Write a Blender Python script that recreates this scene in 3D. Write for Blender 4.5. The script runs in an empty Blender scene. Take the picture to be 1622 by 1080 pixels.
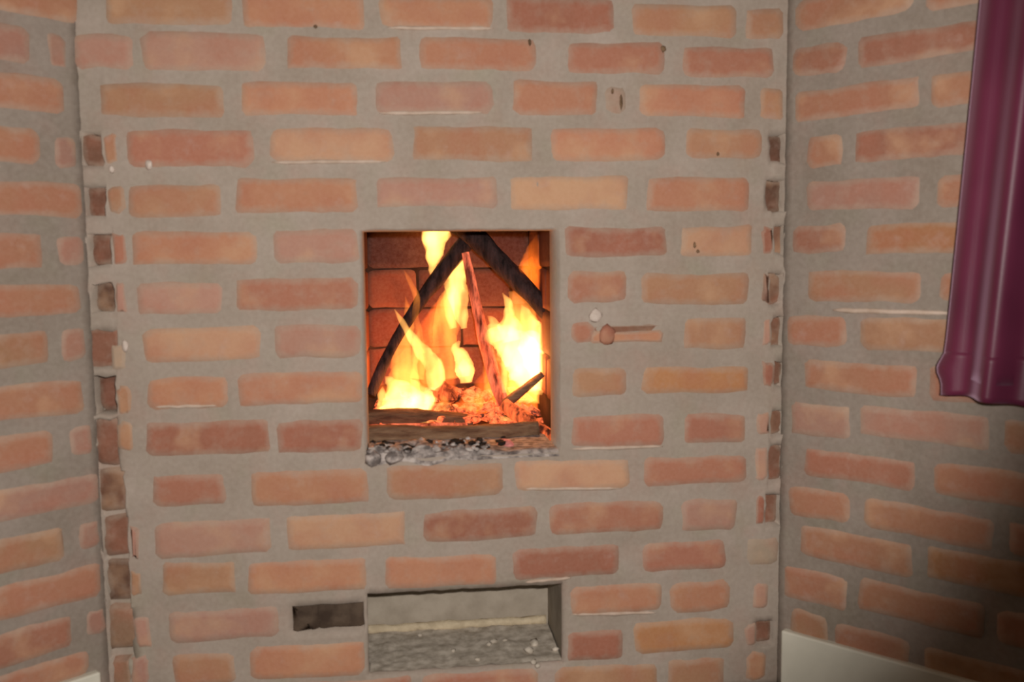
import bpy, bmesh, math, random
from mathutils import Vector, noise, Matrix

scene = bpy.context.scene
COL = scene.collection

# ------------------------------------------------------------------ camera
F_PX, PITCH, ROLL, YAW, DIST = 1414.68, 0.0884610, -0.0105872, 0.1132060, 1.44152
CAM_Z = 0.74
X_LEFT, X_RIGHT = -0.48996, 0.62344          # the two corners beside the fireplace
A_LEFT, A_RIGHT = 0.691256, 0.827384         # how far each side wall turns out of the fireplace's plane
fwd = Vector((math.sin(YAW) * math.cos(PITCH), math.cos(YAW) * math.cos(PITCH), -math.sin(PITCH)))
r0 = Vector((math.cos(YAW), -math.sin(YAW), 0.0))
u0 = r0.cross(fwd)
RIGHT_V = r0 * math.cos(ROLL) + u0 * math.sin(ROLL)
UP_V = -r0 * math.sin(ROLL) + u0 * math.cos(ROLL)
CAM_P = Vector((0.0, -DIST, CAM_Z))

cam = bpy.data.cameras.new('camera')
cam.sensor_width = 36.0
cam.lens = F_PX / 1622.0 * 36.0
cam.clip_start = 0.02
cam.dof.use_dof = True          # the snapshot is slightly soft all over
cam.dof.focus_distance = 2.2
cam.dof.aperture_fstop = 4.0
cam_ob = bpy.data.objects.new('camera', cam)
m3 = Matrix((RIGHT_V, UP_V, -fwd)).transposed()
cam_ob.matrix_world = Matrix.Translation(CAM_P) @ m3.to_4x4()
COL.objects.link(cam_ob)
scene.camera = cam_ob


def at(px, py, y):
    """A point of the scene at world depth y."""
    d = RIGHT_V * ((px - 811.0) / F_PX) + UP_V * ((540.0 - py) / F_PX) + fwd
    return CAM_P + d * ((y + DIST) / d.y)


# ------------------------------------------------------------------ light and exposure
world = bpy.data.worlds.new('room_light')
scene.world = world
world.use_nodes = True
bg = world.node_tree.nodes['Background']
bg.inputs['Color'].default_value = (1.0, 0.86, 0.68, 1)
bg.inputs['Strength'].default_value = 0.07

flash = bpy.data.lights.new('camera_flash', 'SPOT')
flash.energy = 80.0
flash.color = (1.0, 0.945, 0.895)
flash.shadow_soft_size = 0.012
flash.spot_size = math.radians(88)
flash.spot_blend = 0.42
flash_ob = bpy.data.objects.new('camera_flash', flash)
flash_ob.location = CAM_P + RIGHT_V * 0.03 + UP_V * 0.055
flash_ob.rotation_euler = (at(620, 280, 0.0) - flash_ob.location).to_track_quat('-Z', 'Y').to_euler()
COL.objects.link(flash_ob)

scene.view_settings.view_transform = 'Standard'
scene.view_settings.look = 'None'
scene.view_settings.gamma = 1.0
scene.view_settings.exposure = 0.0
scene.view_settings.use_curve_mapping = False

# ------------------------------------------------------------------ measured masonry (metres)
FACE = [
    (0, -0.443, -0.263, 1.152, 1.105, "t"),
    (0, -0.244, -0.063, 1.153, 1.104, "o"),
    (0, -0.037, 0.138, 1.154, 1.106, "o"),
    (0, 0.161, 0.333, 1.155, 1.104, "d"),
    (0, 0.365, 0.535, 1.150, 1.100, "t"),
    (0, 0.553, 0.616, 1.146, 1.100, "t"),
    (1, -0.492, -0.411, 1.086, 1.038, "p"),
    (1, -0.396, -0.215, 1.091, 1.038, "p"),
    (1, -0.180, -0.006, 1.089, 1.043, "o"),
    (1, 0.023, 0.206, 1.091, 1.043, "o"),
    (1, 0.259, 0.416, 1.088, 1.041, "r"),
    (1, 0.448, 0.600, 1.084, 1.037, "r"),
    (2, -0.459, -0.280, 1.014, 0.967, "t"),
    (2, -0.252, -0.075, 1.019, 0.971, "o"),
    (2, -0.047, 0.139, 1.024, 0.976, "p"),
    (2, 0.172, 0.305, 1.027, 0.976, "o"),
    (2, 0.319, 0.352, 1.019, 0.976, "m"),
    (2, 0.378, 0.553, 1.023, 0.973, "o"),
    (2, 0.580, 0.618, 1.019, 0.968, "t"),
    (3, -0.425, -0.238, 0.946, 0.893, "r"),
    (3, -0.211, -0.022, 0.950, 0.899, "c"),
    (3, 0.011, 0.200, 0.953, 0.902, "t"),
    (3, 0.230, 0.417, 0.953, 0.903, "o"),
    (3, 0.452, 0.581, 0.953, 0.907, "t"),
    (4, -0.423, -0.290, 0.863, 0.815, "t"),
    (4, -0.264, -0.080, 0.872, 0.822, "o"),
    (4, -0.050, 0.140, 0.873, 0.829, "p"),
    (4, 0.165, 0.355, 0.877, 0.823, "c"),
    (4, 0.389, 0.560, 0.873, 0.821, "o"),
    (5, -0.423, -0.238, 0.791, 0.742, "o"),
    (5, -0.209, -0.081, 0.792, 0.743, "p"),
    (5, 0.254, 0.421, 0.794, 0.748, "d"),
    (5, 0.448, 0.567, 0.793, 0.746, "c"),
    (6, -0.420, -0.292, 0.712, 0.665, "p"),
    (6, -0.270, -0.083, 0.716, 0.668, "r"),
    (6, 0.257, 0.354, 0.723, 0.673, "r"),
    (6, 0.382, 0.562, 0.716, 0.668, "t"),
    (7, -0.413, -0.237, 0.642, 0.590, "c"),
    (7, -0.214, -0.081, 0.643, 0.593, "p"),
    (7, 0.262, 0.416, 0.639, 0.601, "r"),
    (7, 0.454, 0.558, 0.643, 0.592, "t"),
    (8, -0.410, -0.290, 0.565, 0.517, "o"),
    (8, -0.272, -0.081, 0.567, 0.517, "o"),
    (8, 0.264, 0.352, 0.563, 0.518, "t"),
    (8, 0.382, 0.564, 0.560, 0.518, "y"),
    (9, -0.416, -0.229, 0.492, 0.442, "d"),
    (9, -0.214, -0.082, 0.490, 0.439, "d"),
    (9, 0.263, 0.419, 0.483, 0.433, "r"),
    (9, 0.455, 0.560, 0.479, 0.433, "r"),
    (10, -0.409, -0.301, 0.409, 0.360, "r"),
    (10, -0.258, -0.074, 0.408, 0.354, "o"),
    (10, -0.044, 0.145, 0.410, 0.356, "t"),
    (10, 0.168, 0.358, 0.410, 0.361, "c"),
    (10, 0.385, 0.561, 0.409, 0.363, "r"),
    (11, -0.408, -0.232, 0.332, 0.278, "p"),
    (11, -0.204, -0.017, 0.334, 0.280, "c"),
    (11, 0.014, 0.202, 0.332, 0.283, "d"),
    (11, 0.223, 0.418, 0.336, 0.285, "r"),
    (11, 0.451, 0.545, 0.333, 0.282, "p"),
    (12, -0.401, -0.289, 0.265, 0.215, "t"),
    (12, -0.267, -0.081, 0.261, 0.208, "o"),
    (12, -0.048, 0.132, 0.258, 0.207, "o"),
    (12, 0.164, 0.341, 0.263, 0.213, "d"),
    (12, 0.385, 0.527, 0.261, 0.214, "r"),
    (13, -0.393, -0.225, 0.185, 0.137, "p"),
    (13, 0.260, 0.416, 0.193, 0.145, "o"),
    (13, 0.432, 0.536, 0.190, 0.140, "o"),
    (14, -0.391, -0.297, 0.114, 0.062, "t"),
    (14, -0.269, -0.086, 0.120, 0.065, "o"),
    (14, 0.254, 0.347, 0.114, 0.064, "d"),
    (14, 0.369, 0.542, 0.124, 0.071, "y"),
    (15, 0.008, 0.200, 0.055, 0.002, "r"),
    (15, 0.232, 0.408, 0.052, 0.001, "t"),
    (15, 0.430, 0.526, 0.054, 0.002, "t"),
]
LEFT = [
    (0, -0.007, 0.102, 1.150, 1.105),
    (1, 0.067, 0.105, 1.083, 1.035),
    (1, 0.015, 0.042, 1.082, 1.033),
    (2, 0.023, 0.109, 1.015, 0.968),
    (3, 0.061, 0.113, 0.940, 0.892),
    (3, 0.009, 0.041, 0.935, 0.888),
    (4, 0.006, 0.117, 0.863, 0.815),
    (5, 0.065, 0.121, 0.787, 0.739),
    (5, 0.006, 0.044, 0.787, 0.742),
    (6, 0.016, 0.125, 0.715, 0.668),
    (7, 0.064, 0.129, 0.644, 0.595),
    (7, 0.010, 0.047, 0.646, 0.596),
    (8, 0.019, 0.133, 0.568, 0.517),
    (9, 0.066, 0.137, 0.496, 0.444),
    (9, 0.007, 0.041, 0.495, 0.448),
    (10, 0.004, 0.141, 0.417, 0.372),
    (11, 0.059, 0.145, 0.343, 0.293),
    (11, 0.004, 0.035, 0.343, 0.301),
    (12, 0.006, 0.149, 0.274, 0.224),
    (13, 0.053, 0.153, 0.204, 0.154),
    (13, 0.003, 0.033, 0.201, 0.162),
    (14, 0.032, 0.139, 0.140, 0.103),
]
RIGHT = [
    (0, 0.015, 0.197, 1.157, 1.109),
    (0, 0.217, 0.294, 1.146, 1.103),
    (1, 0.012, 0.096, 1.081, 1.035),
    (1, 0.117, 0.288, 1.079, 1.036),
    (2, 0.016, 0.208, 1.010, 0.965),
    (2, 0.226, 0.298, 1.009, 0.963),
    (3, 0.039, 0.096, 0.937, 0.887),
    (3, 0.115, 0.288, 0.937, 0.890),
    (4, 0.038, 0.213, 0.863, 0.816),
    (4, 0.239, 0.336, 0.860, 0.815),
    (5, 0.015, 0.102, 0.794, 0.750),
    (5, 0.136, 0.280, 0.791, 0.746),
    (6, 0.043, 0.219, 0.719, 0.671),
    (6, 0.248, 0.349, 0.717, 0.673),
    (7, 0.010, 0.107, 0.645, 0.597),
    (7, 0.132, 0.267, 0.646, 0.597),
    (8, 0.041, 0.217, 0.573, 0.525),
    (9, 0.020, 0.116, 0.500, 0.448),
    (9, 0.133, 0.319, 0.505, 0.458),
    (10, 0.044, 0.219, 0.425, 0.379),
    (10, 0.247, 0.368, 0.430, 0.380),
    (11, 0.017, 0.119, 0.357, 0.309),
    (11, 0.145, 0.326, 0.355, 0.308),
    (12, 0.041, 0.218, 0.292, 0.240),
    (12, 0.242, 0.373, 0.297, 0.247),
    (13, 0.012, 0.117, 0.216, 0.162),
    (13, 0.138, 0.306, 0.222, 0.171),
    (14, 0.026, 0.087, 0.145, 0.094),
    (14, 0.100, 0.218, 0.138, 0.085),
]
CELLS = [
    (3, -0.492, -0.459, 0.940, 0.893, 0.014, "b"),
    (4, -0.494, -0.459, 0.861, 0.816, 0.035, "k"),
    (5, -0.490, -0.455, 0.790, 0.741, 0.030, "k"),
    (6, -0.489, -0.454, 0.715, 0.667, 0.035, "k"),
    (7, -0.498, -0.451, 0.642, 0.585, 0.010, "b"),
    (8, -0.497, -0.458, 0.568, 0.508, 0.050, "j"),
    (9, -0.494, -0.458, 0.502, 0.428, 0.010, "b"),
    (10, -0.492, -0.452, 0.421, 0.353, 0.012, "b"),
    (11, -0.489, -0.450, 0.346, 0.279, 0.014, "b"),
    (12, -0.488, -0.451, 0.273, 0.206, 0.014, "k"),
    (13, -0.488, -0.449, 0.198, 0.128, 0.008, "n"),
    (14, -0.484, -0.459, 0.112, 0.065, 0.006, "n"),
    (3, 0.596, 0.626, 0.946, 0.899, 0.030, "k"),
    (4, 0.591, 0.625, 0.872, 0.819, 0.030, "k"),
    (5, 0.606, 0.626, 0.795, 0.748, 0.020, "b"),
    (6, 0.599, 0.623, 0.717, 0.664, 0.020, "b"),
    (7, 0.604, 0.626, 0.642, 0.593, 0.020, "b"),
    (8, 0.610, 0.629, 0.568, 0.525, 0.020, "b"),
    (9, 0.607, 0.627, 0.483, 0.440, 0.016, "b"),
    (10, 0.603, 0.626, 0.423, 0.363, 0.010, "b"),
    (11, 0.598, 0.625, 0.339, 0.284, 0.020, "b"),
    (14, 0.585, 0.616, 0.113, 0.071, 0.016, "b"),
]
STUBS = [
    (-0.457, -0.438, 0.940, 0.897, "t"),
    (-0.456, -0.433, 0.862, 0.820, "t"),
    (-0.453, -0.434, 0.789, 0.741, "r"),
    (-0.452, -0.436, 0.713, 0.668, "p"),
    (-0.459, -0.443, 0.616, 0.580, "m"),
    (-0.456, -0.438, 0.553, 0.510, "t"),
    (-0.456, -0.435, 0.497, 0.450, "t"),
    (-0.448, -0.435, 0.328, 0.277, "p"),
    (-0.450, -0.436, 0.256, 0.215, "t"),
    (-0.447, -0.424, 0.183, 0.131, "p"),
    (-0.456, -0.427, 0.116, 0.068, "p"),
    (0.585, 0.604, 0.793, 0.749, "d"),
    (0.587, 0.598, 0.715, 0.666, "p"),
    (0.589, 0.603, 0.642, 0.595, "p"),
    (0.589, 0.609, 0.568, 0.525, "d"),
    (0.580, 0.604, 0.482, 0.441, "p"),
    (0.578, 0.602, 0.421, 0.364, "p"),
    (0.580, 0.597, 0.337, 0.287, "d"),
    (0.568, 0.622, 0.262, 0.217, "m"),
    (0.577, 0.603, 0.184, 0.136, "p"),
    (0.565, 0.583, 0.111, 0.073, "p"),
    (0.569, 0.601, 0.061, 0.008, "o"),
]
rng = random.Random(11)


# ------------------------------------------------------------------ helpers
def lin(r, g, b):
    def f(c):
        c /= 255.0
        return c / 12.92 if c <= 0.04045 else ((c + 0.055) / 1.055) ** 2.4
    return (f(r), f(g), f(b), 1.0)


def link(name, bm, mat, parent=None, smooth=True, recalc=True):
    if recalc:
        bmesh.ops.recalc_face_normals(bm, faces=bm.faces)
    me = bpy.data.meshes.new(name)
    bm.to_mesh(me)
    bm.free()
    if smooth:
        for p in me.polygons:
            p.use_smooth = True
    if mat:
        me.materials.append(mat)
    o = bpy.data.objects.new(name, me)
    COL.objects.link(o)
    if parent:
        o.parent = parent
    return o


def tag(o, label=None, cat=None, group=None, kind=None):
    if label: o['label'] = label
    if cat: o['category'] = cat
    if group: o['group'] = group
    if kind: o['kind'] = kind
    return o


def empty(name, loc=(0, 0, 0)):
    o = bpy.data.objects.new(name, None)
    o.location = loc
    o.empty_display_size = 0.1
    COL.objects.link(o)
    return o


class Nodes:
    def __init__(self, name):
        self.mat = bpy.data.materials.new(name)
        self.mat.use_nodes = True
        self.nt = self.mat.node_tree
        self.nt.nodes.clear()
        self.out = self.nt.nodes.new('ShaderNodeOutputMaterial')

    def n(self, typ, **kw):
        nd = self.nt.nodes.new(typ)
        for k, v in kw.items():
            setattr(nd, k, v)
        return nd

    def l(self, a, b):
        self.nt.links.new(a, b)

    def noise(self, vec, scale, detail=4, rough=0.55):
        nd = self.n('ShaderNodeTexNoise')
        nd.inputs['Scale'].default_value = scale
        nd.inputs['Detail'].default_value = detail
        nd.inputs['Roughness'].default_value = rough
        self.l(vec, nd.inputs['Vector'])
        return nd.outputs['Fac']

    def ramp(self, fac, stops):
        nd = self.n('ShaderNodeValToRGB')
        el = nd.color_ramp.elements
        while len(el) < len(stops):
            el.new(0.5)
        for e, (p, c) in zip(el, stops):
            e.position = p
            e.color = c if len(c) == 4 else (*c, 1)
        self.l(fac, nd.inputs['Fac'])
        return nd.outputs['Color']

    def mix(self, fac, a, b, mode='MIX'):
        nd = self.n('ShaderNodeMix', data_type='RGBA', blend_type=mode)
        for sock, v in ((nd.inputs[0], fac), (nd.inputs[6], a), (nd.inputs[7], b)):
            if isinstance(v, (int, float, tuple)):
                sock.default_value = v
            else:
                self.l(v, sock)
        return nd.outputs[2]

    def math(self, op, a, b=None, clamp=False):
        nd = self.n('ShaderNodeMath', operation=op, use_clamp=clamp)
        for i, v in enumerate((a, b)):
            if v is None: continue
            if isinstance(v, (int, float)):
                nd.inputs[i].default_value = v
            else:
                self.l(v, nd.inputs[i])
        return nd.outputs[0]

    def bsdf(self, color, rough=0.9, bump=None, strength=0.3, dist=0.002, spec=0.15):
        b = self.n('ShaderNodeBsdfPrincipled')
        b.inputs['Specular IOR Level'].default_value = spec
        if isinstance(color, tuple): b.inputs['Base Color'].default_value = color
        else: self.l(color, b.inputs['Base Color'])
        if isinstance(rough, (int, float)): b.inputs['Roughness'].default_value = rough
        else: self.l(rough, b.inputs['Roughness'])
        if bump is not None:
            bp = self.n('ShaderNodeBump')
            bp.inputs['Strength'].default_value = strength
            bp.inputs['Distance'].default_value = dist
            self.l(bump, bp.inputs['Height'])
            self.l(bp.outputs[0], b.inputs['Normal'])
        self.l(b.outputs[0], self.out.inputs['Surface'])
        return b

    def pos(self):
        return self.n('ShaderNodeNewGeometry').outputs['Position']


# ------------------------------------------------------------------ materials
MORTAR = lin(152, 141, 126)


def mat_mortar(name='cement_mortar', k=1.0):
    m = Nodes(name)
    p = m.pos()
    big = m.noise(p, 8, 3)
    fine = m.noise(p, 130, 5)
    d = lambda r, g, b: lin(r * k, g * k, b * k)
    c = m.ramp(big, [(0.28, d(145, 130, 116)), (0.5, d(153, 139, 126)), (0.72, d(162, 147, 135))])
    pink = m.ramp(m.noise(p, 15, 3), [(0.50, (0, 0, 0)), (0.74, (1, 1, 1))])
    c = m.mix(m.math('MULTIPLY', pink, 0.38), c, d(166, 134, 120))
    g = m.ramp(m.noise(p, 12, 2, 0.4), [(0.56, (0, 0, 0)), (0.76, (1, 1, 1))])
    c = m.mix(m.math('MULTIPLY', g, 0.30), c, d(140, 138, 112))
    c = m.mix(0.07, c, m.ramp(fine, [(0.3, (0.15, 0.13, 0.11)), (0.7, (0.75, 0.7, 0.62))]))
    m.bsdf(c, 0.92, m.math('ADD', m.math('MULTIPLY', fine, 0.35), m.noise(p, 34, 2)), 0.30, 0.003)
    return m.mat


def mat_brick(name='fired_clay', hz=0.52, base_hz=0.07):
    m = Nodes(name)
    p = m.pos()
    oi = m.n('ShaderNodeObjectInfo')
    rnd = oi.outputs['Random']
    sh = m.n('ShaderNodeVectorMath', operation='ADD')
    cmb = m.n('ShaderNodeCombineXYZ')
    k = m.math('MULTIPLY', rnd, 37.0)
    for i in range(3): m.l(k, cmb.inputs[i])
    m.l(p, sh.inputs[0]); m.l(cmb.outputs[0], sh.inputs[1])
    q = sh.outputs[0]
    big = m.noise(q, 13, 3, 0.5)
    mid = m.noise(q, 38, 3, 0.6)
    fine = m.noise(q, 170, 5, 0.65)
    c = oi.outputs['Color']
    red = m.mix(0.42, c, lin(162, 98, 76)) if hz > .1 else m.mix(0.6, c, lin(62, 30, 26))
    c = m.mix(m.ramp(big, [(0.48, (0, 0, 0)), (0.68, (1, 1, 1))]), c, red)
    c = m.mix(m.math('MULTIPLY', m.ramp(big, [(0.30, (1, 1, 1)), (0.46, (0, 0, 0))]), 0.5 * hz / 0.52), c, lin(190, 150, 116))
    at_ = m.n('ShaderNodeAttribute', attribute_name='edge').outputs['Fac']
    e = m.math('ADD', at_, m.math('MULTIPLY', m.math('SUBTRACT', mid, 0.5), 1.7))
    haze = m.ramp(e, [(0.15, (0, 0, 0)), (1.0, (1, 1, 1))])
    c = m.mix(m.math('ADD', m.math('MULTIPLY', haze, hz), base_hz), c, lin(166, 147, 130))
    blot = m.ramp(m.noise(q, 27, 4, 0.6), [(0.60, (0, 0, 0)), (0.74, (1, 1, 1))])
    c = m.mix(m.math('MULTIPLY', blot, 0.30 * hz / 0.52), c, lin(176, 150, 138))
    c = m.mix(0.05, c, m.ramp(fine, [(0.3, (0.10, 0.05, 0.03)), (0.7, (0.75, 0.6, 0.5))]))
    m.bsdf(c, 0.88, m.math('ADD', m.math('MULTIPLY', fine, 0.4), mid), 0.25, 0.002)
    return m.mat


def mat_plain(name, c1, c2, scale=30, rough=0.85, bump=0.3, spec=0.2, lo=0.35, hi=0.65):
    m = Nodes(name)
    p = m.pos()
    a = m.noise(p, scale, 5)
    m.bsdf(m.ramp(a, [(lo, c1), (hi, c2)]), rough, m.noise(p, scale * 5, 4), bump, 0.002, spec)
    return m.mat


def mat_bark(name, c_dark, c_light, glow=0.0, glow_col=(1, .16, .02, 1), stretch=(1, 1, 0.2)):
    """Charred wood; where it still burns, embers in its cracks give off light."""
    m = Nodes(name)
    tc = m.n('ShaderNodeTexCoord').outputs['Object']
    mp = m.n('ShaderNodeMapping')
    mp.inputs['Scale'].default_value = stretch
    m.l(tc, mp.inputs['Vector'])
    v = mp.outputs[0]
    a = m.noise(v, 90, 5, 0.65)
    f = m.noise(v, 260, 4)
    b = m.bsdf(m.ramp(a, [(0.32, c_dark), (0.68, c_light)]), 0.9, m.math('ADD', a, f), 0.9, 0.004)
    if glow > 0:
        g = m.ramp(m.noise(v, 55, 4, 0.7), [(0.40, (0, 0, 0)), (0.62, (1, 1, 1))])
        b.inputs['Emission Color'].default_value = glow_col
        m.l(m.math('MULTIPLY', g, glow), b.inputs['Emission Strength'])
    return m.mat


def mat_flame(name, col, strength, nscale=26.0, low=0.30, high=0.62):
    """Burning gas: a volume that only gives off light, uneven like a flame."""
    m = Nodes(name)
    tc = m.n('ShaderNodeTexCoord').outputs['Object']
    mp = m.n('ShaderNodeMapping')
    mp.inputs['Scale'].default_value = (1.0, 1.0, 0.32)
    m.l(tc, mp.inputs['Vector'])
    nz = m.noise(mp.outputs[0], nscale, 2, 0.5)
    r = m.ramp(nz, [(low, (0.12, 0.12, 0.12)), (high, (1, 1, 1))])
    em = m.n('ShaderNodeEmission')
    em.inputs['Color'].default_value = (*col, 1)
    m.l(m.math('MULTIPLY', r, strength), em.inputs['Strength'])
    m.l(em.outputs[0], m.out.inputs['Volume'])
    return m.mat


M_MORTAR = mat_mortar()
M_MORTAR_SIDE = mat_mortar('side_wall_mortar', 0.87)  # same mortar in a darker tone, for both side walls
M_BRICK = mat_brick()
M_LINING = mat_brick('sooted_clay', 0.05, 0.0)
M_SOOT = mat_plain('sooted_mortar', lin(34, 24, 20), lin(62, 42, 34), 22, 0.95, 0.5, 0.1)
M_ASHGREY = mat_plain('cement_render', lin(148, 137, 122), lin(166, 155, 140), 24, 0.95, 0.35, 0.1)
M_ASH = mat_plain('wood_ash', lin(160, 149, 134), lin(200, 189, 174), 60, 1.0, 0.2, 0.05)
M_ASHLIP = mat_plain('pale_ash', lin(176, 160, 134), lin(200, 184, 156), 60, 1.0, 0.5, 0.05)
M_SKIRT = mat_plain('glazed_skirting_tile', lin(200, 196, 180), lin(216, 211, 195), 8, 0.45, 0.05, 0.4)
M_FLOOR = mat_plain('floor_tile', lin(96, 84, 72), lin(118, 104, 90), 12, 0.5, 0.1, 0.3)
M_WHITE = mat_plain('lime_splash', lin(186, 170, 158), lin(212, 198, 186), 60, 0.9, 0.3, 0.1)
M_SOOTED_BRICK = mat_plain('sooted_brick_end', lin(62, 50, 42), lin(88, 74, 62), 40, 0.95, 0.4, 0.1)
M_LEDGE = mat_plain('smeared_lime', lin(174, 152, 134), lin(194, 174, 158), 40, 0.95, 0.3, 0.1)
M_PIT_SHADE = mat_plain('painted_pit_shade', lin(96, 76, 58), lin(132, 106, 82), 90, 1.0, 0.5, 0.05)

BRICK_COL = {
    'o': lin(186, 128, 97), 't': lin(176, 128, 95), 'p': lin(178, 132, 114), 'c': lin(198, 152, 118),
    'r': lin(172, 112, 88), 'd': lin(156, 96, 75), 'y': lin(180, 124, 80), 'm': lin(166, 146, 126),
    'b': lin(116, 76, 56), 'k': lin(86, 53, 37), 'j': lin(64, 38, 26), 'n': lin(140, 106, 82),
    'i': lin(74, 36, 31), 'f': lin(104, 50, 38), 'g': lin(88, 42, 34), 'h': lin(118, 60, 42),
    's': lin(74, 63, 55), 'x': lin(92, 50, 36),
}

# ------------------------------------------------------------------ frames of the three walls
DL = Vector((-math.cos(A_LEFT), -math.sin(A_LEFT), 0)); BL = Vector((-math.sin(A_LEFT), math.cos(A_LEFT), 0))
DR = Vector((math.cos(A_RIGHT), -math.sin(A_RIGHT), 0)); BR = Vector((math.sin(A_RIGHT), math.cos(A_RIGHT), 0))


def fr_face(u, y, z): return Vector((u, y, z))
def fr_left(u, y, z): return Vector((X_LEFT, 0, z)) + DL * u + BL * y
def fr_right(u, y, z): return Vector((X_RIGHT, 0, z)) + DR * u + BR * y


def slab(bm, fr, us, zs, holes=(), depth=0.08, step=0.014, amp=0.0016, hole_depth=None):
    """A mortar face with real openings: uneven front, reveals in the openings, returns at its outer edges."""
    def breaks(lo, hi, extra):
        b = sorted({round(x, 4) for x in [lo, hi] + [e for e in extra if lo < e < hi]})
        out = []
        for a, c in zip(b, b[1:]):
            n = max(1, int(round((c - a) / step)))
            out += [a + (c - a) * i / n for i in range(n)]
        return out + [b[-1]]
    U = breaks(us[0], us[1], [h[0] for h in holes] + [h[1] for h in holes])
    Z = breaks(zs[0], zs[1], [h[2] for h in holes] + [h[3] for h in holes])

    def solid(i, j):
        if i < 0 or j < 0 or i >= len(U) - 1 or j >= len(Z) - 1: return None
        cu, cz = (U[i] + U[i + 1]) / 2, (Z[j] + Z[j + 1]) / 2
        for h in holes:
            if h[0] < cu < h[1] and h[2] < cz < h[3]:
                return h
        return True
    vs = {}
    cells = [h for h in holes if len(h) == 5 and h[4] == 0.065]

    def near_cell(a, b):
        return any(h[0] - .004 < a < h[1] + .004 and h[2] - .004 < b < h[3] + .004 for h in cells)

    def v(i, j, back=None):
        k = (i, j, back)
        if k not in vs:
            p = fr(U[i], 0, Z[j])
            if back is None:
                y = amp * (noise.noise(p * 26) * 1.4 + noise.noise(p * 70 + Vector((3, 5, 7))) * 0.8)
                rag = 3.4 if near_cell(U[i], Z[j]) else 1.0
                du = rag * 0.0016 * noise.noise(p * 55 + Vector((9, 1, 4)))
                dz = rag * 0.0020 * noise.noise(p * 55 + Vector((2, 8, 6)))
                if rag > 1: y += 0.004 * noise.noise(p * 60 + Vector((4, 4, 1)))
                vs[k] = bm.verts.new(fr(U[i] + du, y, Z[j] + dz))
            else:
                vs[k] = bm.verts.new(fr(U[i], back, Z[j]))
        return vs[k]
    for i in range(len(U) - 1):
        for j in range(len(Z) - 1):
            if solid(i, j) is not True: continue
            bm.faces.new((v(i, j), v(i + 1, j), v(i + 1, j + 1), v(i, j + 1)))
            for (ni, nj, a, b) in ((i - 1, j, (i, j), (i, j + 1)), (i + 1, j, (i + 1, j), (i + 1, j + 1)),
                                   (i, j - 1, (i, j), (i + 1, j)), (i, j + 1, (i, j + 1), (i + 1, j + 1))):
                s = solid(ni, nj)
                if s is True: continue
                d = depth if s is None or len(s) < 5 else s[4]
                bm.faces.new((v(*a), v(*b), v(*b, d), v(*a, d)))


def brick(parent, fr, u0, u1, z1, z0, key, y=0.0, proud=0.0024, skirt=0.0026, jit=1.0, name='brick', tone=0.88, mat=None):
    """One brick: hand-made outline, rounded arrises, slightly dished face; its front stands proud of the mortar."""
    if u0 > u1: u0, u1 = u1, u0
    g = 0.0022 if u1 - u0 > 0.05 else 0.0008          # the arris runs in under the mortar
    u0 -= g; u1 += g; z0 -= g; z1 += g
    r = rng.uniform(0.006, 0.013)
    w, h = u1 - u0, z1 - z0
    r = min(r, w * 0.28, h * 0.28)
    tilt = rng.uniform(-0.0012, 0.0012) * jit
    c = r * 0.3
    pts = [(u0 + r, z0), (u0 + w * .36, z0), (u0 + w * .68, z0), (u1 - r, z0), (u1 - c, z0 + c), (u1, z0 + r), (u1, z1 - r), (u1 - c, z1 - c),
           (u1 - r, z1), (u0 + w * .64, z1), (u0 + w * .33, z1), (u0 + r, z1), (u0 + c, z1 - c), (u0, z1 - r), (u0, z0 + r), (u0 + c, z0 + c)]
    if w < 0.07:
        pts = [p for i, p in enumerate(pts) if i not in (1, 2, 9, 10)]
    cu, cz = (u0 + u1) / 2, (z0 + z1) / 2
    pts = [(a + rng.uniform(-.0020, .0020) * jit, b + rng.uniform(-.0020, .0020) * jit + tilt * (a - cu) / max(w, .01) * 2) for a, b in pts]
    bm = bmesh.new()
    lay = bm.verts.layers.float.new('edge')

    def ring(inset, yy, e):
        out = []
        for a, b in pts:
            du = inset if a < cu else -inset
            dz = inset if b < cz else -inset
            ku = min(1.0, abs(a - cu) / (w * .5)); kz = min(1.0, abs(b - cz) / (h * .5))
            vv = bm.verts.new(fr(a + du * ku, y + yy, b + dz * kz))
            vv[lay] = e
            out.append(vv)
        return out
    ins = min(0.014, w * .3, h * .3)
    rings = [ring(-0.001, skirt, 1.0), ring(0.004, -proud, 0.8), ring(ins, -proud - rng.uniform(-.0004, .0008), 0.10)]
    n = len(pts)
    for A, B in zip(rings, rings[1:]):
        for i in range(n):
            bm.faces.new((A[i], A[(i + 1) % n], B[(i + 1) % n], B[i]))
    bm.faces.new(rings[-1])
    o = link(name, bm, mat or M_BRICK, parent)
    c = BRICK_COL[key]
    f = rng.uniform(0.93, 1.07) * tone
    o.color = (min(1, c[0] * f), min(1, c[1] * f * rng.uniform(.97, 1.03)), min(1, c[2] * f), 1)
    return o


def add_box(bm, c0, c1, fr=fr_face):
    vs = [bm.verts.new(fr(x, y, z)) for x in (c0[0], c1[0]) for y in (c0[1], c1[1]) for z in (c0[2], c1[2])]
    for f in ((0, 1, 3, 2), (4, 6, 7, 5), (0, 4, 5, 1), (2, 3, 7, 6), (0, 2, 6, 4), (1, 5, 7, 3)):
        bm.faces.new([vs[i] for i in f])


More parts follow.
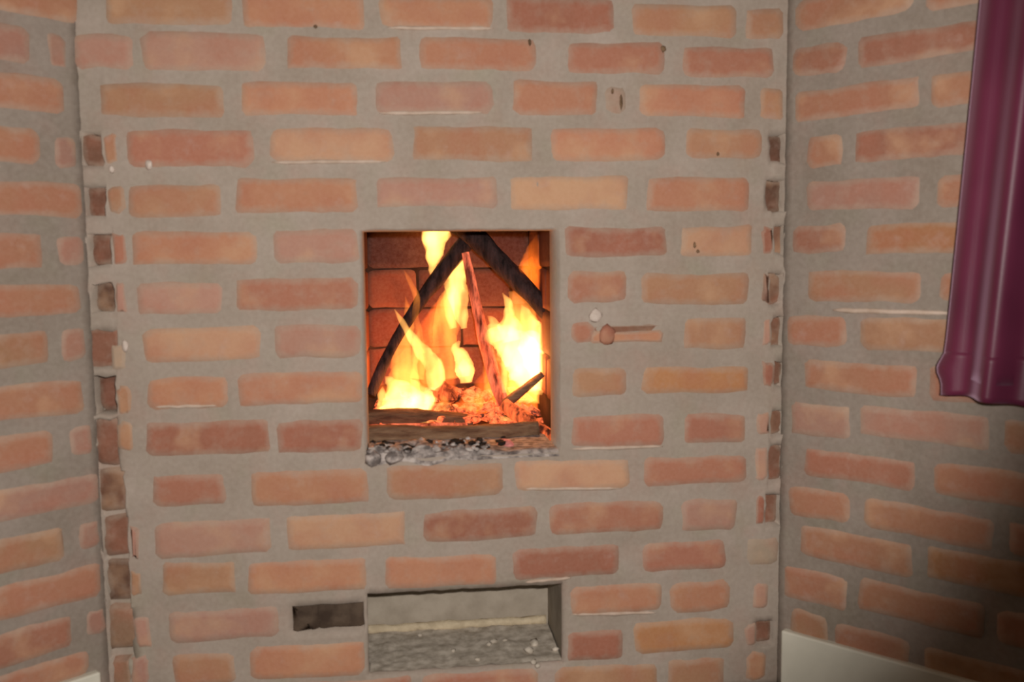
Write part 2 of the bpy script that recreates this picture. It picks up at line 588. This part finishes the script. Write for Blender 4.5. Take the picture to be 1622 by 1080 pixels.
def lump(bm, c, rx, ry, rz, seed, sub=1, rough=0.35):
    r = bmesh.ops.create_icosphere(bm, subdivisions=sub, radius=1.0)
    a = Matrix.Rotation(seed * 1.7, 3, 'Z')
    for v in r['verts']:
        k = 1 + rough * noise.noise(v.co * 1.3 + Vector((seed * 3.1, seed, -seed)))
        v.co = c + a @ Vector((v.co.x * rx * k, v.co.y * ry * k, v.co.z * rz * k))


def tube(bm, pts, radii, seg=12, rough=0.0, seed=0.0, flat=1.0, sub=6, caps=True):
    """A log or tongue along a smooth line, uneven round its girth."""
    P, Rr = [], []
    n = len(pts)
    for i in range(n - 1):
        p0, p1, p2, p3 = pts[max(i - 1, 0)], pts[i], pts[i + 1], pts[min(i + 2, n - 1)]
        for k in range(sub):
            t = k / sub
            P.append(0.5 * ((2 * p1) + (p2 - p0) * t + (2 * p0 - 5 * p1 + 4 * p2 - p3) * t * t + (3 * p1 - p0 - 3 * p2 + p3) * t ** 3))
            s = t * t * (3 - 2 * t)
            Rr.append(radii[i] * (1 - s) + radii[i + 1] * s)
    P.append(pts[-1]); Rr.append(radii[-1])
    prev = None
    rings = []
    for i, p in enumerate(P):
        d = (P[min(i + 1, len(P) - 1)] - P[max(i - 1, 0)]).normalized()
        a = Vector((0, 1, 0)); a = (a - d * a.dot(d)).normalized()
        b = d.cross(a)
        ring = []
        for k in range(seg):
            th = 2 * math.pi * k / seg
            rr = Rr[i]
            q = a * math.cos(th) * flat + b * math.sin(th)
            if rough:
                rr *= 1 + rough * noise.noise(Vector((math.cos(th) * 1.4 + seed * 5, math.sin(th) * 1.4, i * 0.28 + seed * 3))) \
                        + rough * .4 * noise.noise(Vector((math.cos(th) * 4 + seed, math.sin(th) * 4, i * 0.7)))
            ring.append(bm.verts.new(p + q * rr))
        rings.append(ring)
    for A, B in zip(rings, rings[1:]):
        for k in range(seg):
            bm.faces.new((A[k], A[(k + 1) % seg], B[(k + 1) % seg], B[k]))
    if caps:
        bm.faces.new(rings[0][::-1]); bm.faces.new(rings[-1])


# ------------------------------------------------------------------ floor and side walls
WALL_TOP = 2.30
bm = bmesh.new()
add_box(bm, (-2.2, -2.6, -0.03), (2.4, 0.6, 0.0))
tag(link('floor', bm, M_FLOOR, smooth=False), kind='structure')


def side_wall(name, fr, data, cut, reach):
    bm = bmesh.new()
    # the mortar face with the wall's thickness behind it
    slab(bm, fr, (0.0, 1.5), (0.0, 1.36), depth=0.10)
    slab(bm, fr, (0.0, 1.5), (1.36, WALL_TOP), depth=0.10, step=0.05)
    w = link(name, bm, M_MORTAR_SIDE)
    tag(w, kind='structure')
    rows = {}
    for r, a, b, zt, zb in data:
        rows.setdefault(r, []).append([a, b, zt, zb])
    # two more courses over the frame, laid like the ones under them
    for r, src in ((-1, 1), (-2, 0)):
        rows[r] = [[a, b, zt + 0.075 * (src - r), zb + 0.075 * (src - r)] for a, b, zt, zb in rows[src]]
    for r in sorted(rows):
        L = sorted(rows[r])
        if L[-1][1] >= cut:
            L[-1][1] = max(L[-1][1], L[-1][0] + 0.184)         # runs on past the frame or behind the curtain
        zt = L[-1][2]; zb = L[-1][3]
        while L[-1][1] < reach:
            a = L[-1][1] + rng.uniform(0.018, 0.024)
            L.append([a, a + rng.uniform(0.178, 0.190), zt, zb])
        for a, b, zt_, zb_ in L:
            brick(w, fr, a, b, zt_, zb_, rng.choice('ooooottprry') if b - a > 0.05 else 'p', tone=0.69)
    return w


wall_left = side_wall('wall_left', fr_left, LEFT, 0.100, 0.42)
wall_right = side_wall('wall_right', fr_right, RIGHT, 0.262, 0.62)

# skirting along both side walls
for name, fr, s in (('baseboard_left', fr_left, 0.018), ('baseboard_right', fr_right, 0.012)):
    bm = bmesh.new()
    add_box(bm, (s, -0.013, 0.0), (1.5, 0.004, 0.104), fr)
    o = link(name, bm, M_SKIRT, smooth=False)
    bv = o.modifiers.new('bevel', 'BEVEL'); bv.width = 0.003; bv.segments = 2
    tag(o, kind='structure')

# ------------------------------------------------------------------ fireplace
fireplace = empty('fireplace', (0.08, 0.0, 0.0))
tag(fireplace, 'orange brick fireplace built across the room corner, fire in its square opening', 'fireplace')
fireplace_inv = Matrix.Translation((-0.08, 0, 0))


def under(o):
    o.parent = fireplace
    o.matrix_parent_inverse = fireplace_inv
    return o


OPEN = (-0.0755, 0.2435, 0.4230, 0.7930)
ASHP = (-0.0805, 0.2455, 0.0600, 0.2000)
HOLE = (-0.202, -0.086, 0.139, 0.186)
holes = [OPEN + (0.105,), ASHP + (0.02,), HOLE + (0.06,)]
low = [c for c in CELLS if c[1] < 0 and c[0] >= 9]
for r, a, b, zt, zb, d, key in CELLS:
    if a < 0 and r >= 9:                       # the lower left slot runs through without mortar bridges
        nxt = [c for c in low if c[0] == r + 1]
        zb = nxt[0][3] if nxt else zb
    holes.append((a, b, zb, zt, 0.065))
bm = bmesh.new()
slab(bm, fr_face, (-0.4985, 0.634), (0.0, 1.36), holes, depth=0.11, step=0.012)
slab(bm, fr_face, (-0.4985, 0.634), (1.36, WALL_TOP), depth=0.11, step=0.05)
masonry = under(link('masonry', bm, M_MORTAR))
# backing of the corner slots and of the missing brick
bm = bmesh.new()
for a, b, z0, z1 in ((-0.515, -0.44, 0.0, WALL_TOP), (0.56, 0.65, 0.0, WALL_TOP), (-0.215, -0.115, 0.12, 0.21)):
    add_box(bm, (a, 0.060, z0), (b, 0.105, z1))
add_box(bm, (-0.50, 0.018, 0.06), (-0.445, 0.061, 0.50))
under(link('backing', bm, M_MORTAR, smooth=False))

for r, a, b, zt, zb, key in FACE:
    if r == 7 and a > 0.2 and a < 0.3: continue
    under(brick(None, fr_face, a, b, zt, zb, key))
for a, b, zt, zb, key in STUBS:
    under(brick(None, fr_face, a, b, zt, zb, key, jit=1.3))
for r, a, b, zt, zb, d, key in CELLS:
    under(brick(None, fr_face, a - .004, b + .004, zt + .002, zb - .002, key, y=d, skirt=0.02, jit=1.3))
# courses over the frame and the last course at the floor
for r, src in ((-1, 1), (-2, 0)):
    for rr, a, b, zt, zb, key in FACE:
        if rr == src and a > -0.45:
            under(brick(None, fr_face, a, b, zt + .0745 * (src - r), zb + .0745 * (src - r), rng.choice('ootprt')))
for a, b in ((-0.43, -0.345), (-0.323, -0.215), (-0.19, -0.012)):
    under(brick(None, fr_face, a, b, 0.054, 0.004, rng.choice('otr')))
# the damaged brick right of the opening: a low strip, a rounded knob of clay, a groove over the strip
under(brick(None, fr_face, 0.262, 0.300, 0.640, 0.606, 'r', proud=0.002))
under(brick(None, fr_face, 0.296, 0.415, 0.622, 0.606, 'o', proud=0.004))
under(brick(None, fr_face, 0.300, 0.417, 0.634, 0.622, 'b', proud=0.0005))
bm = bmesh.new(); lump(bm, at(962, 531, -0.002), .0155, .008, .017, 2.0, 2, .25)
o = under(link('clay_knob', bm, M_BRICK)); o.color = BRICK_COL['d']
# lime splashes, and flat lumps coloured dark for the shade of small pits
for px, py, rx, rz in ((944, 500, .0115, .0115), (235, 261, .010, .008), (1268, 206, .010, .007), (1264, 262, .006, .010),
                       (177, 268, .006, .006), (198, 548, .007, .010), (133, 884, .012, .009)):
    bm = bmesh.new()
    lump(bm, at(px, py, -0.001), rx, .0045, rz, px * .1, 2, .3)
    under(link('lime_splash', bm, M_WHITE))
bm = bmesh.new()
for px, py, rx, rz in ((839, 67, .005, .006), (1050, 77, .006, .006), (970, 145, .008, .005), (984, 160, .004, .014), (1137, 244, .005, .004),
                       (1100, 388, .006, .006), (1105, 398, .004, .003), (500, 42, .004, .003)):
    lump(bm, at(px, py, -0.0025), rx, .0025, rz, px * .1, 1, .4)
tag(under(link('pit', bm, M_PIT_SHADE)), kind='stuff')
# thin lips of lime mortar left under some bricks
for X0, Y0, X1, Y1 in ((612, 44, 782, 45), (600, 179, 768, 178), (430, 257, 612, 256), (822, 774, 985, 773), (905, 711, 1050, 707), (905, 973, 1040, 970), (240, 644, 352, 642),
                       (832, 922, 905, 915)):
    A, B = at(X0, Y0, -0.0005), at(X1, Y1, -0.0005)
    P = [A.lerp(B, i / 8) + Vector((0, 0, .0012 * noise.noise(Vector((X0 + i * .8, Y0, 0))))) for i in range(9)]
    bm = bmesh.new()
    tube(bm, P, [.0005] + [.0032 + .0014 * noise.noise(Vector((X0, i * .9, 2))) for i in range(7)] + [.0005], 6, .3, X0 * .1, 1.0, sub=2)
    under(link('mortar_lip', bm, M_LEDGE))
bm = bmesh.new()
P = [fr_right(0.085 + 0.18 * i / 10, -0.0005, 0.6565 + .0012 * noise.noise(Vector((i * .8, 0, 0)))) for i in range(11)]
tube(bm, P, [.001] + [.004] * 9 + [.001], 6, .3, 1.0, 1.0, sub=2)
link('mortar_lip', bm, M_LEDGE, wall_right)
# soot-black brick ends in the hole left of the ash pit
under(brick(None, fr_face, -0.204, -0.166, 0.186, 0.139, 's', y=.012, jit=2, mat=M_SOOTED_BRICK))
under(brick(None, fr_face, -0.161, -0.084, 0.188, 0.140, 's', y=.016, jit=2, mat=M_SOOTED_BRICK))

# firebox: sooted mortar shell with lining bricks
FB = 0.46
bm = bmesh.new()
x0, x1, z0, z1 = -0.0905, 0.2585, 0.408, 1.10
add_box(bm, (x0 - .1, FB, z0 - .1), (x1 + .1, FB + .09, z1 + .1))          # back
add_box(bm, (x0 - .1, 0.103, z0 - .1), (x0, FB, z1 + .1))                  # cheeks
add_box(bm, (x1, 0.103, z0 - .1), (x1 + .1, FB, z1 + .1))
add_box(bm, (x0, 0.103, z0 - .1), (x1, FB, z0))                            # hearth bed
add_box(bm, (x0, 0.103, z1), (x1, FB, z1 + .1))                            # smoke shelf
firebox = under(link('firebox', bm, M_SOOT, smooth=False))
jamb = bmesh.new()
add_box(jamb, (OPEN[0] - .02, 0.004, OPEN[2] - .02), (OPEN[1] + .02, 0.104, OPEN[2] - .0015))
under(link('sill', jamb, M_MORTAR, smooth=False))


def child_brick(o):
    o.parent = firebox
    o.matrix_parent_inverse = Matrix.Identity(4)
    return o


def fr_back(u, y, z): return Vector((u, FB + y, z))
def fr_cheek_l(u, y, z): return Vector((x0 - y, u, z))
def fr_cheek_r(u, y, z): return Vector((x1 + y, u, z))
zc = at(600, 487, FB).z - 0.083 * 2
row = 0
while zc < 1.06:
    for fr, a0, a1 in ((fr_back, x0, x1), (fr_cheek_l, 0.115, FB), (fr_cheek_r, 0.115, FB)):
        a = a0 + (0.004 if row % 2 else -0.088)
        while a < a1 - 0.02:
            p, q = max(a, a0 + .004), min(a + 0.192, a1 - .004)
            if q - p > 0.02:
                child_brick(brick(None, fr, p, q, zc + 0.078, zc + .001, ('fghfghf' if row < 3 else 'iigi')[rng.randrange(4)], proud=.004, skirt=.004, mat=M_LINING))
            a += 0.198
    zc += 0.083
    row += 1

# ash pit under the hearth: rendered back, floor, sides and top
AD = 0.176
bm = bmesh.new()
a, b, z0, z1 = ASHP
add_box(bm, (a - .04, AD, z0 - .03), (b + .04, AD + .04, z1 + .06))
add_box(bm, (a - .005, 0.012, z0 - .03), (a - .001, 0.034, z1 + .06))
add_box(bm, (a - .030, 0.033, z0 - .03), (a - .020, AD, z1 + .06))
add_box(bm, (b + .001, 0.012, z0 - .03), (b + .04, AD, z1 + .06))
add_box(bm, (a - .022, 0.012, z0 - .03), (b + .001, AD, z0 - .001))
add_box(bm, (a - .022, 0.012, z1 + .002), (b + .001, AD, z1 + .06))
under(link('ash_pit', bm, M_ASHGREY, smooth=False))


# ash on the pit's floor, with a pale drift along the back
bm = bmesh.new()
nx, ny = 40, 22
grid = []
for j in range(ny + 1):
    line = []
    for i in range(nx + 1):
        x = a + 0.002 - .020 * min(1, max(0, j - 4)) + (b - a - 0.004 + .020 * min(1, max(0, j - 4))) * i / nx
        y = 0.004 + (AD - 0.006) * j / ny
        p = Vector((x, y, 0))
        h = 0.0025 + 0.0035 * (noise.noise(p * 30) + 0.6) + 0.002 * noise.noise(p * 90)
        line.append(bm.verts.new((x, y, z0 + max(0.0005, h))))
    grid.append(line)
for j in range(ny):
    for i in range(nx):
        bm.faces.new((grid[j][i], grid[j][i + 1], grid[j + 1][i + 1], grid[j + 1][i]))
for px, py, s in ((783, 1016, .008), (800, 1014, .006), (774, 1020, .006), (846, 1018, .012), (838, 1030, .010), (880, 1028, .007),
                  (845, 1048, .008), (852, 1054, .006), (718, 1030, .005), (665, 1006, .006), (756, 1044, .006)):
    d = at(px, py, 0.0) - CAM_P
    t = (z0 + .006 - CAM_Z) / d.z
    lump(bm, CAM_P + d * t, s, s * .8, s * .6, px * .13, 1, .5)
tag(link('ash', bm, M_ASH, recalc=False), 'grey wood ash lying on the floor of the low ash pit', 'ash', kind='stuff')
bm = bmesh.new()
pts = [Vector((a - .012 + (b - a + .008) * i / 14, AD - 0.006, z0 + 0.008 + .003 * noise.noise(Vector((i * .9, 0, 0))))) for i in range(15)]
tube(bm, pts, [0.0085 + 0.004 * noise.noise(Vector((i * .7, 3, 0))) for i in range(15)], 8, .3, 1.0, sub=3)
tag(link('ash_drift', bm, M_ASHLIP), 'pale ash drift heaped along the back of the low ash pit', 'ash', kind='stuff')

# ------------------------------------------------------------------ hearth: embers, ash, firewood
M_COAL = mat_bark('glowing_coal', lin(40, 26, 22), lin(120, 84, 74), 2.4, (1, .14, .04, 1), (1, 1, 1))
M_ASHF = mat_plain('hearth_ash', lin(112, 103, 99), lin(190, 178, 170), 75, 1.0, 0.7, 0.05, .38, .62)
M_CHAR = mat_plain('charcoal', lin(24, 20, 18), lin(58, 48, 42), 60, 0.9, 0.6, 0.1)
M_LOG_DARK = mat_bark('charred_bark', lin(22, 16, 16), lin(72, 52, 50))
M_LOG_BROWN = mat_bark('scorched_bark', lin(70, 46, 34), lin(124, 92, 68), stretch=(0.2, 1, 1))
M_LOG_GREY = mat_bark('ashen_bark', lin(88, 60, 44), lin(136, 108, 84), stretch=(0.2, 1, 1))
M_LOG_EMBER = mat_bark('ember_wood', lin(64, 24, 18), lin(176, 92, 70), 0.95, (1, .20, .09, 1))
M_LOG_HOT = mat_bark('burning_wood', lin(50, 22, 16), lin(120, 60, 40), 1.3, (1, .16, .04, 1))
SILL = OPEN[2]

bm = bmesh.new()
r2 = random.Random(5)
for i in range(210):
    x = r2.uniform(-0.075, 0.24); y = r2.uniform(0.16, 0.45)
    s = r2.uniform(.005, .017)
    lump(bm, Vector((x, y, SILL - .004 + r2.uniform(0, .020) + max(0, (y - .2)) * .12 + (.012 if .03 < x < .2 and y > .2 else 0))), s * 1.25, s * .8, s * .62, i * .37, 1, .95)
tag(link('ember_bed', bm, M_COAL, smooth=False), 'bed of glowing red embers under the burning logs', 'embers', kind='stuff')

bm = bmesh.new()
nx, ny = 54, 16
grid = []
for j in range(ny + 1):
    line = []
    for i in range(nx + 1):
        x = OPEN[0] + .003 + (OPEN[1] - OPEN[0] - .006) * i / nx
        y = -0.004 + 0.20 * j / ny
        p = Vector((x, y, 0))
        t = max(0.0, min(1.0, (0.16 - x) / .12))
        h = (0.004 + .010 * t) * (1 + 0.9 * noise.noise(p * 28)) + .004 * t * noise.noise(p * 95)
        h *= 1 - 0.75 * max(0.0, min(1.0, (y - .05) / .06))
        if j == 0: h = -0.004 - .010 * t * max(0, noise.noise(p * 22) + .35)
        line.append(bm.verts.new((x, y, SILL + h)))
    grid.append(line)
for j in range(ny):
    for i in range(nx):
        bm.faces.new((grid[j][i], grid[j][i + 1], grid[j + 1][i + 1], grid[j + 1][i]))
for i in range(70):
    x = r2.uniform(-0.07, 0.13); y = r2.uniform(0.0, 0.085); s = r2.uniform(.003, .009)
    lump(bm, Vector((x, y, SILL + .010 + r2.uniform(0, .004))), s, s * .9, s * .6, i * .7, 1, .6)
lump(bm, Vector((-.064, -.002, SILL + .002)), .014, .012, .013, 2.2, 2, .4)
lump(bm, Vector((-.030, -.002, SILL + .003)), .018, .012, .010, 4.2, 2, .4)
tag(link('hearth_ash', bm, M_ASHF, recalc=False), 'grey white ash spilling over the fireplace sill in front of the logs', 'ash', kind='stuff')
bm = bmesh.new()
for i in range(34):
    x = r2.uniform(-0.072, 0.16); y = r2.uniform(-.002, 0.08); s = r2.uniform(.003, .008)
    lump(bm, Vector((x, y, SILL + .012 + r2.uniform(0, .005))), s * 1.6, s * .8, s * .6, i * .9, 1, .6)
tag(link('charcoal_crumbs', bm, M_CHAR), 'black charcoal crumbs scattered over the ash on the fireplace sill', 'charcoal', kind='stuff')
bm = bmesh.new()
lump(bm, at(800, 703, .07), .022, .014, .009, 3.0, 2, .4)
tag(link('coal', bm, mat_bark('pink_coal', lin(150, 84, 80), lin(205, 140, 132), .35, (1, .3, .25, 1), (1, 1, 1))),
    'pink glowing coal lying in the ash before the right end of the front log', 'coal')
bm = bmesh.new()
lump(bm, at(705, 622, .30), .028, .020, .018, 7.0, 2, .5)
tag(link('coal', bm, M_LOG_HOT), 'dark charred chunk in the middle of the fire behind the logs', 'coal')
bm = bmesh.new()
lump(bm, at(884, 640, .26), .016, .03, .022, 9.0, 2, .4)
tag(link('coal', bm, M_LOG_DARK), 'black coal at the right cheek of the firebox', 'coal')


def log(label, pts, radii, mat, seed, rough=.22, seg=14):
    bm = bmesh.new()
    tube(bm, [at(*p) for p in pts], radii, seg, rough, seed)
    o = link('log', bm, mat)
    return tag(o, label, 'log', 'firewood in the fireplace')


log('thick brown front log lying level along the sill', [(578, 690, .15), (640, 690, .15), (720, 690, .155), (800, 685, .16), (852, 679, .165)],
    [.017, .0175, .017, .016, .0145], M_LOG_GREY, 1.1)
log('scorched brown log lying level just behind the front log', [(578, 662, .225), (640, 662, .225), (700, 664, .23), (748, 668, .235)],
    [.0165, .017, .016, .013], M_LOG_BROWN, 2.3)
log('slim red split log between the two level brown logs', [(578, 679, .185), (650, 678, .19), (740, 674, .195)],
    [.008, .009, .006], M_LOG_EMBER, 3.2)
log('dark stick leaning from the lower left of the fire up to the middle', [(587, 625, .30), (606, 580, .31), (634, 527, .33), (664, 480, .345), (700, 432, .36), (738, 385, .375)],
    [.010, .010, .0095, .012, .016, .017], M_LOG_DARK, 4.4)
log('thick black log leaning from the top middle down to the right cheek', [(716, 350, .37), (756, 378, .35), (800, 424, .32), (846, 472, .29), (884, 512, .265)],
    [.020, .021, .020, .018, .016], M_LOG_DARK, 5.7)
log('glowing red stick standing in the middle of the fire', [(737, 400, .33), (752, 470, .32), (768, 540, .31), (786, 606, .295), (800, 645, .285)],
    [.007, .010, .012, .013, .012], M_LOG_EMBER, 6.1)
log('short glowing log at the lower right corner of the fire', [(798, 640, .23), (836, 668, .20), (882, 700, .165)],
    [.013, .015, .014], M_LOG_HOT, 7.9)
log('grey stick poking up through the flames at the right', [(800, 640, .25), (828, 618, .245), (860, 592, .24)],
    [.010, .009, .006], M_LOG_GREY, 8.3)

# ------------------------------------------------------------------ fire
fire = empty('fire', (0.08, 0.28, SILL))
tag(fire, 'yellow and orange flames rising from the stacked logs in the brick opening', 'fire')
fire_inv = Matrix.Translation((-0.08, -0.28, -SILL))
YEL, ORA, RED = (1.0, 0.43, 0.095), (1.0, 0.28, 0.04), (1.0, 0.14, 0.015)
M_FL = [mat_flame('flame_bright', YEL, 150.0), mat_flame('flame_orange', ORA, 58.0), mat_flame('flame_deep', RED, 38.0), mat_flame('flame_dull', (1.0, 0.17, 0.012), 44.0)]


def flame(pts, widths, y, kind, seed, flat=.75):
    bm = bmesh.new()
    P = [at(px, py, y) for px, py in pts]
    k = (y + DIST) / F_PX
    tube(bm, P, [w * k for w in widths], 12, .32, seed, flat, sub=6)
    o = link('flame', bm, M_FL[kind], fire)
    o.matrix_parent_inverse = fire_inv
    return o


# left: low wide fire with tongues
flame([(640, 656), (640, 642), (632, 622), (618, 604), (610, 596)], [40, 42, 26, 8, 1], .29, 0, 1)
flame([(664, 650), (668, 630), (660, 612), (650, 600)], [24, 22, 9, 1], .30, 0, 17)
flame([(690, 618), (690, 590), (676, 564), (656, 540), (638, 512), (625, 490)], [12, 17, 14, 9, 5, 1], .30, 0, 2)
flame([(668, 560), (662, 530), (658, 500), (660, 472), (650, 448), (640, 428)], [8, 8, 6, 6, 4, 1], .33, 1, 3)
flame([(640, 650), (640, 610), (646, 575), (650, 545), (646, 528)], [34, 28, 18, 9, 1], .34, 1, 4)
flame([(625, 650), (614, 628), (600, 610), (588, 590)], [22, 16, 8, 1], .36, 2, 18)
flame([(690, 560), (686, 525), (690, 500), (688, 478)], [8, 8, 5, 1], .36, 1, 19)
flame([(612, 654), (610, 640), (606, 626), (606, 612)], [12, 14, 8, 1], .27, 0, 28)
flame([(702, 655), (704, 640), (698, 622)], [14, 11, 1], .27, 1, 29)
flame([(660, 600), (664, 570), (660, 545), (664, 522)], [12, 12, 7, 1], .35, 1, 30)
# the tall one behind the leaning sticks
flame([(735, 520), (730, 494), (724, 465), (724, 440), (728, 418), (731, 398)], [5, 12, 18, 19, 13, 3], .37, 0, 5)
flame([(718, 520), (712, 495), (712, 462), (718, 436)], [6, 9, 10, 1], .36, 0, 20)
flame([(712, 600), (706, 560), (704, 520), (712, 480), (720, 450)], [18, 20, 20, 20, 4], .395, 1, 6)
flame([(738, 606), (736, 585), (732, 566), (722, 552), (728, 540)], [10, 16, 13, 8, 2], .30, 0, 7)
flame([(738, 596), (736, 582), (735, 568)], [6, 10, 3], .29, 0, 21)
# the tongue at the top
flame([(683, 441), (685, 425), (687, 402), (690, 372), (690, 335), (686, 290)], [1, 6, 15, 22, 21, 4], .41, 0, 8)
# right: the big fire
flame([(846, 618), (842, 590), (826, 560), (802, 540), (780, 534), (764, 540)], [22, 36, 34, 25, 15, 1], .30, 0, 9)
flame([(862, 604), (866, 575), (856, 545), (842, 520), (834, 500), (826, 482)], [16, 24, 26, 20, 11, 1], .29, 0, 10)
flame([(812, 540), (808, 520), (806, 500), (806, 482), (796, 464)], [16, 20, 10, 7, 1], .30, 0, 22)
flame([(790, 540), (784, 520), (780, 508), (772, 500)], [10, 12, 7, 1], .30, 0, 23)
flame([(872, 622), (884, 600), (888, 572), (884, 550), (876, 534)], [4, 9, 8, 6, 1], .22, 0, 11)
flame([(799, 622), (799, 590), (804, 560), (806, 540)], [4, 6, 9, 3], .27, 0, 12)
flame([(836, 636), (838, 600), (838, 560), (836, 520), (820, 478), (806, 462)], [34, 44, 48, 36, 16, 2], .37, 1, 13)
flame([(860, 622), (846, 616), (832, 606)], [4, 9, 2], .24, 0, 24)
flame([(856, 600), (852, 570), (838, 540), (826, 528)], [18, 26, 22, 3], .31, 0, 31)
flame([(775, 622), (776, 590), (782, 560), (784, 540)], [8, 12, 10, 1], .33, 1, 32)
# dull glow at the upper right and low embers' haze
flame([(868, 470), (858, 452), (846, 434), (842, 416), (846, 396), (850, 372)], [4, 12, 21, 20, 12, 2], .31, 3, 14)
flame([(850, 454), (842, 440), (838, 424), (843, 406)], [3, 12, 12, 2], .33, 3, 25)
flame([(775, 655), (775, 634), (770, 610), (768, 585)], [44, 38, 20, 2], .33, 2, 15)
flame([(740, 650), (744, 634), (735, 612)], [26, 20, 2], .25, 2, 16)
flame([(815, 668), (800, 664), (785, 664), (774, 668)], [1, 5, 5, 1], .21, 0, 26)
flame([(700, 672), (690, 668), (676, 670), (660, 672)], [1, 3, 3, 1], .20, 0, 27)

flame([(690, 645), (688, 600), (686, 550), (698, 500), (712, 462)], [28, 32, 28, 20, 3], .425, 2, 33)
flame([(822, 650), (818, 610), (812, 570), (806, 530)], [44, 46, 30, 3], .40, 2, 34)
flame([(640, 610), (636, 575), (640, 540), (648, 505), (642, 470)], [14, 16, 13, 8, 1], .40, 1, 35)

# the light the fire gives off
for i, (px, py, y, e) in enumerate(((625, 570, .34, .8), (650, 620, .26, .45), (730, 560, .30, .5), (835, 580, .26, .9))):
    l = bpy.data.lights.new('firelight', 'POINT')
    l.energy = e
    l.color = (1.0, 0.36, 0.10)
    l.shadow_soft_size = 0.04
    o = bpy.data.objects.new('firelight', l)
    o.location = at(px, py, y)
    COL.objects.link(o)
    o.parent = fire
    o.matrix_parent_inverse = fire_inv

# ------------------------------------------------------------------ curtain
def mat_cloth():
    m = Nodes('burgundy_satin')
    p = m.pos()
    wv = m.noise(p, 420, 2)
    c = m.ramp(m.noise(p, 7, 2), [(0.3, lin(86, 26, 50)), (0.7, lin(102, 36, 62))])
    b = m.bsdf(c, 0.48, wv, 0.12, 0.001, 0.45)
    b.inputs['Sheen Weight'].default_value = 0.5
    b.inputs['Sheen Roughness'].default_value = 0.4
    b.inputs['Sheen Tint'].default_value = (0.9, 0.6, 0.8, 1)
    return m.mat


M_CLOTH = mat_cloth()
curtain = empty('curtain', fr_right(0.5, -0.06, 0.52))
tag(curtain, 'burgundy satin curtain hanging before the right brick wall', 'curtain')
bpy.context.view_layer.update()
c_inv = curtain.matrix_world.inverted()


def pleat(s, k):
    """Fold depth off the wall: k is 0 at the rod, 1 at the hem."""
    return (0.024 * math.sin(s * 2 * math.pi / 0.135 + 0.9 + 0.35 * math.sin(k * 3)) + 0.010 * math.sin(s * 2 * math.pi / 0.058 + 2.0 * k + 1.1)) * (0.55 + 0.45 * k)


def cloth(bm, z_hi, z_lo, n, off, s0=0.0):
    ns = 110
    rows = []
    for j in range(n + 1):
        z = z_hi + (z_lo - z_hi) * j / n
        k = 1 - (z - 0.52) / (1.75 - 0.52)
        row = []
        for i in range(ns + 1):
            s = i / ns * 0.62
            left = 0.258 + 0.075 * (1 - k)
            d = left + s
            t = max(0.0, 1 - (z - 0.54) / 0.06)
            if s < 0.03: d -= 0.010 * math.exp(-((z - 0.574) / 0.016) ** 2) * (1 - s / 0.03)
            sag = 0.008 * math.sin(s * 19 + .6) * t
            y = -0.058 - off + pleat(s, k) + 0.010 * math.exp(-s / 0.012)
            row.append(bm.verts.new(fr_right(d, y, z + sag)))
        rows.append(row)
    for A, B in zip(rows, rows[1:]):
        for i in range(ns):
            bm.faces.new((A[i], A[i + 1], B[i + 1], B[i]))


for name, z_hi, z_lo, n, off in (('drape', 1.75, 0.560, 60, 0.0), ('hem', 0.603, 0.532, 8, 0.0025)):
    bm = bmesh.new()
    cloth(bm, z_hi, z_lo, n, off)
    o = link(name, bm, M_CLOTH, curtain)
    o.matrix_parent_inverse = c_inv
    so = o.modifiers.new('thickness', 'SOLIDIFY'); so.thickness = 0.0016
rod = empty('curtain_rod', fr_right(0.55, -0.06, 1.76))
tag(rod, 'slim metal rod fixed to the right wall carrying the burgundy curtain', 'curtain rod')
bpy.context.view_layer.update()
r_inv = rod.matrix_world.inverted()
M_STEEL = mat_plain('brushed_steel', lin(120, 116, 110), lin(140, 136, 130), 40, 0.4, 0.05, 0.5)
bm = bmesh.new()
tube(bm, [fr_right(0.20, -0.06, 1.76), fr_right(0.55, -0.06, 1.76), fr_right(0.95, -0.06, 1.76)], [.010] * 3, 12)
o = link('pole', bm, M_STEEL, rod); o.matrix_parent_inverse = r_inv
for d in (0.24, 0.91):
    bm = bmesh.new()
    add_box(bm, (d - .006, -0.066, 1.74), (d + .006, 0.004, 1.754), fr_right)
    o = link('bracket', bm, M_STEEL, rod, smooth=False); o.matrix_parent_inverse = r_inv
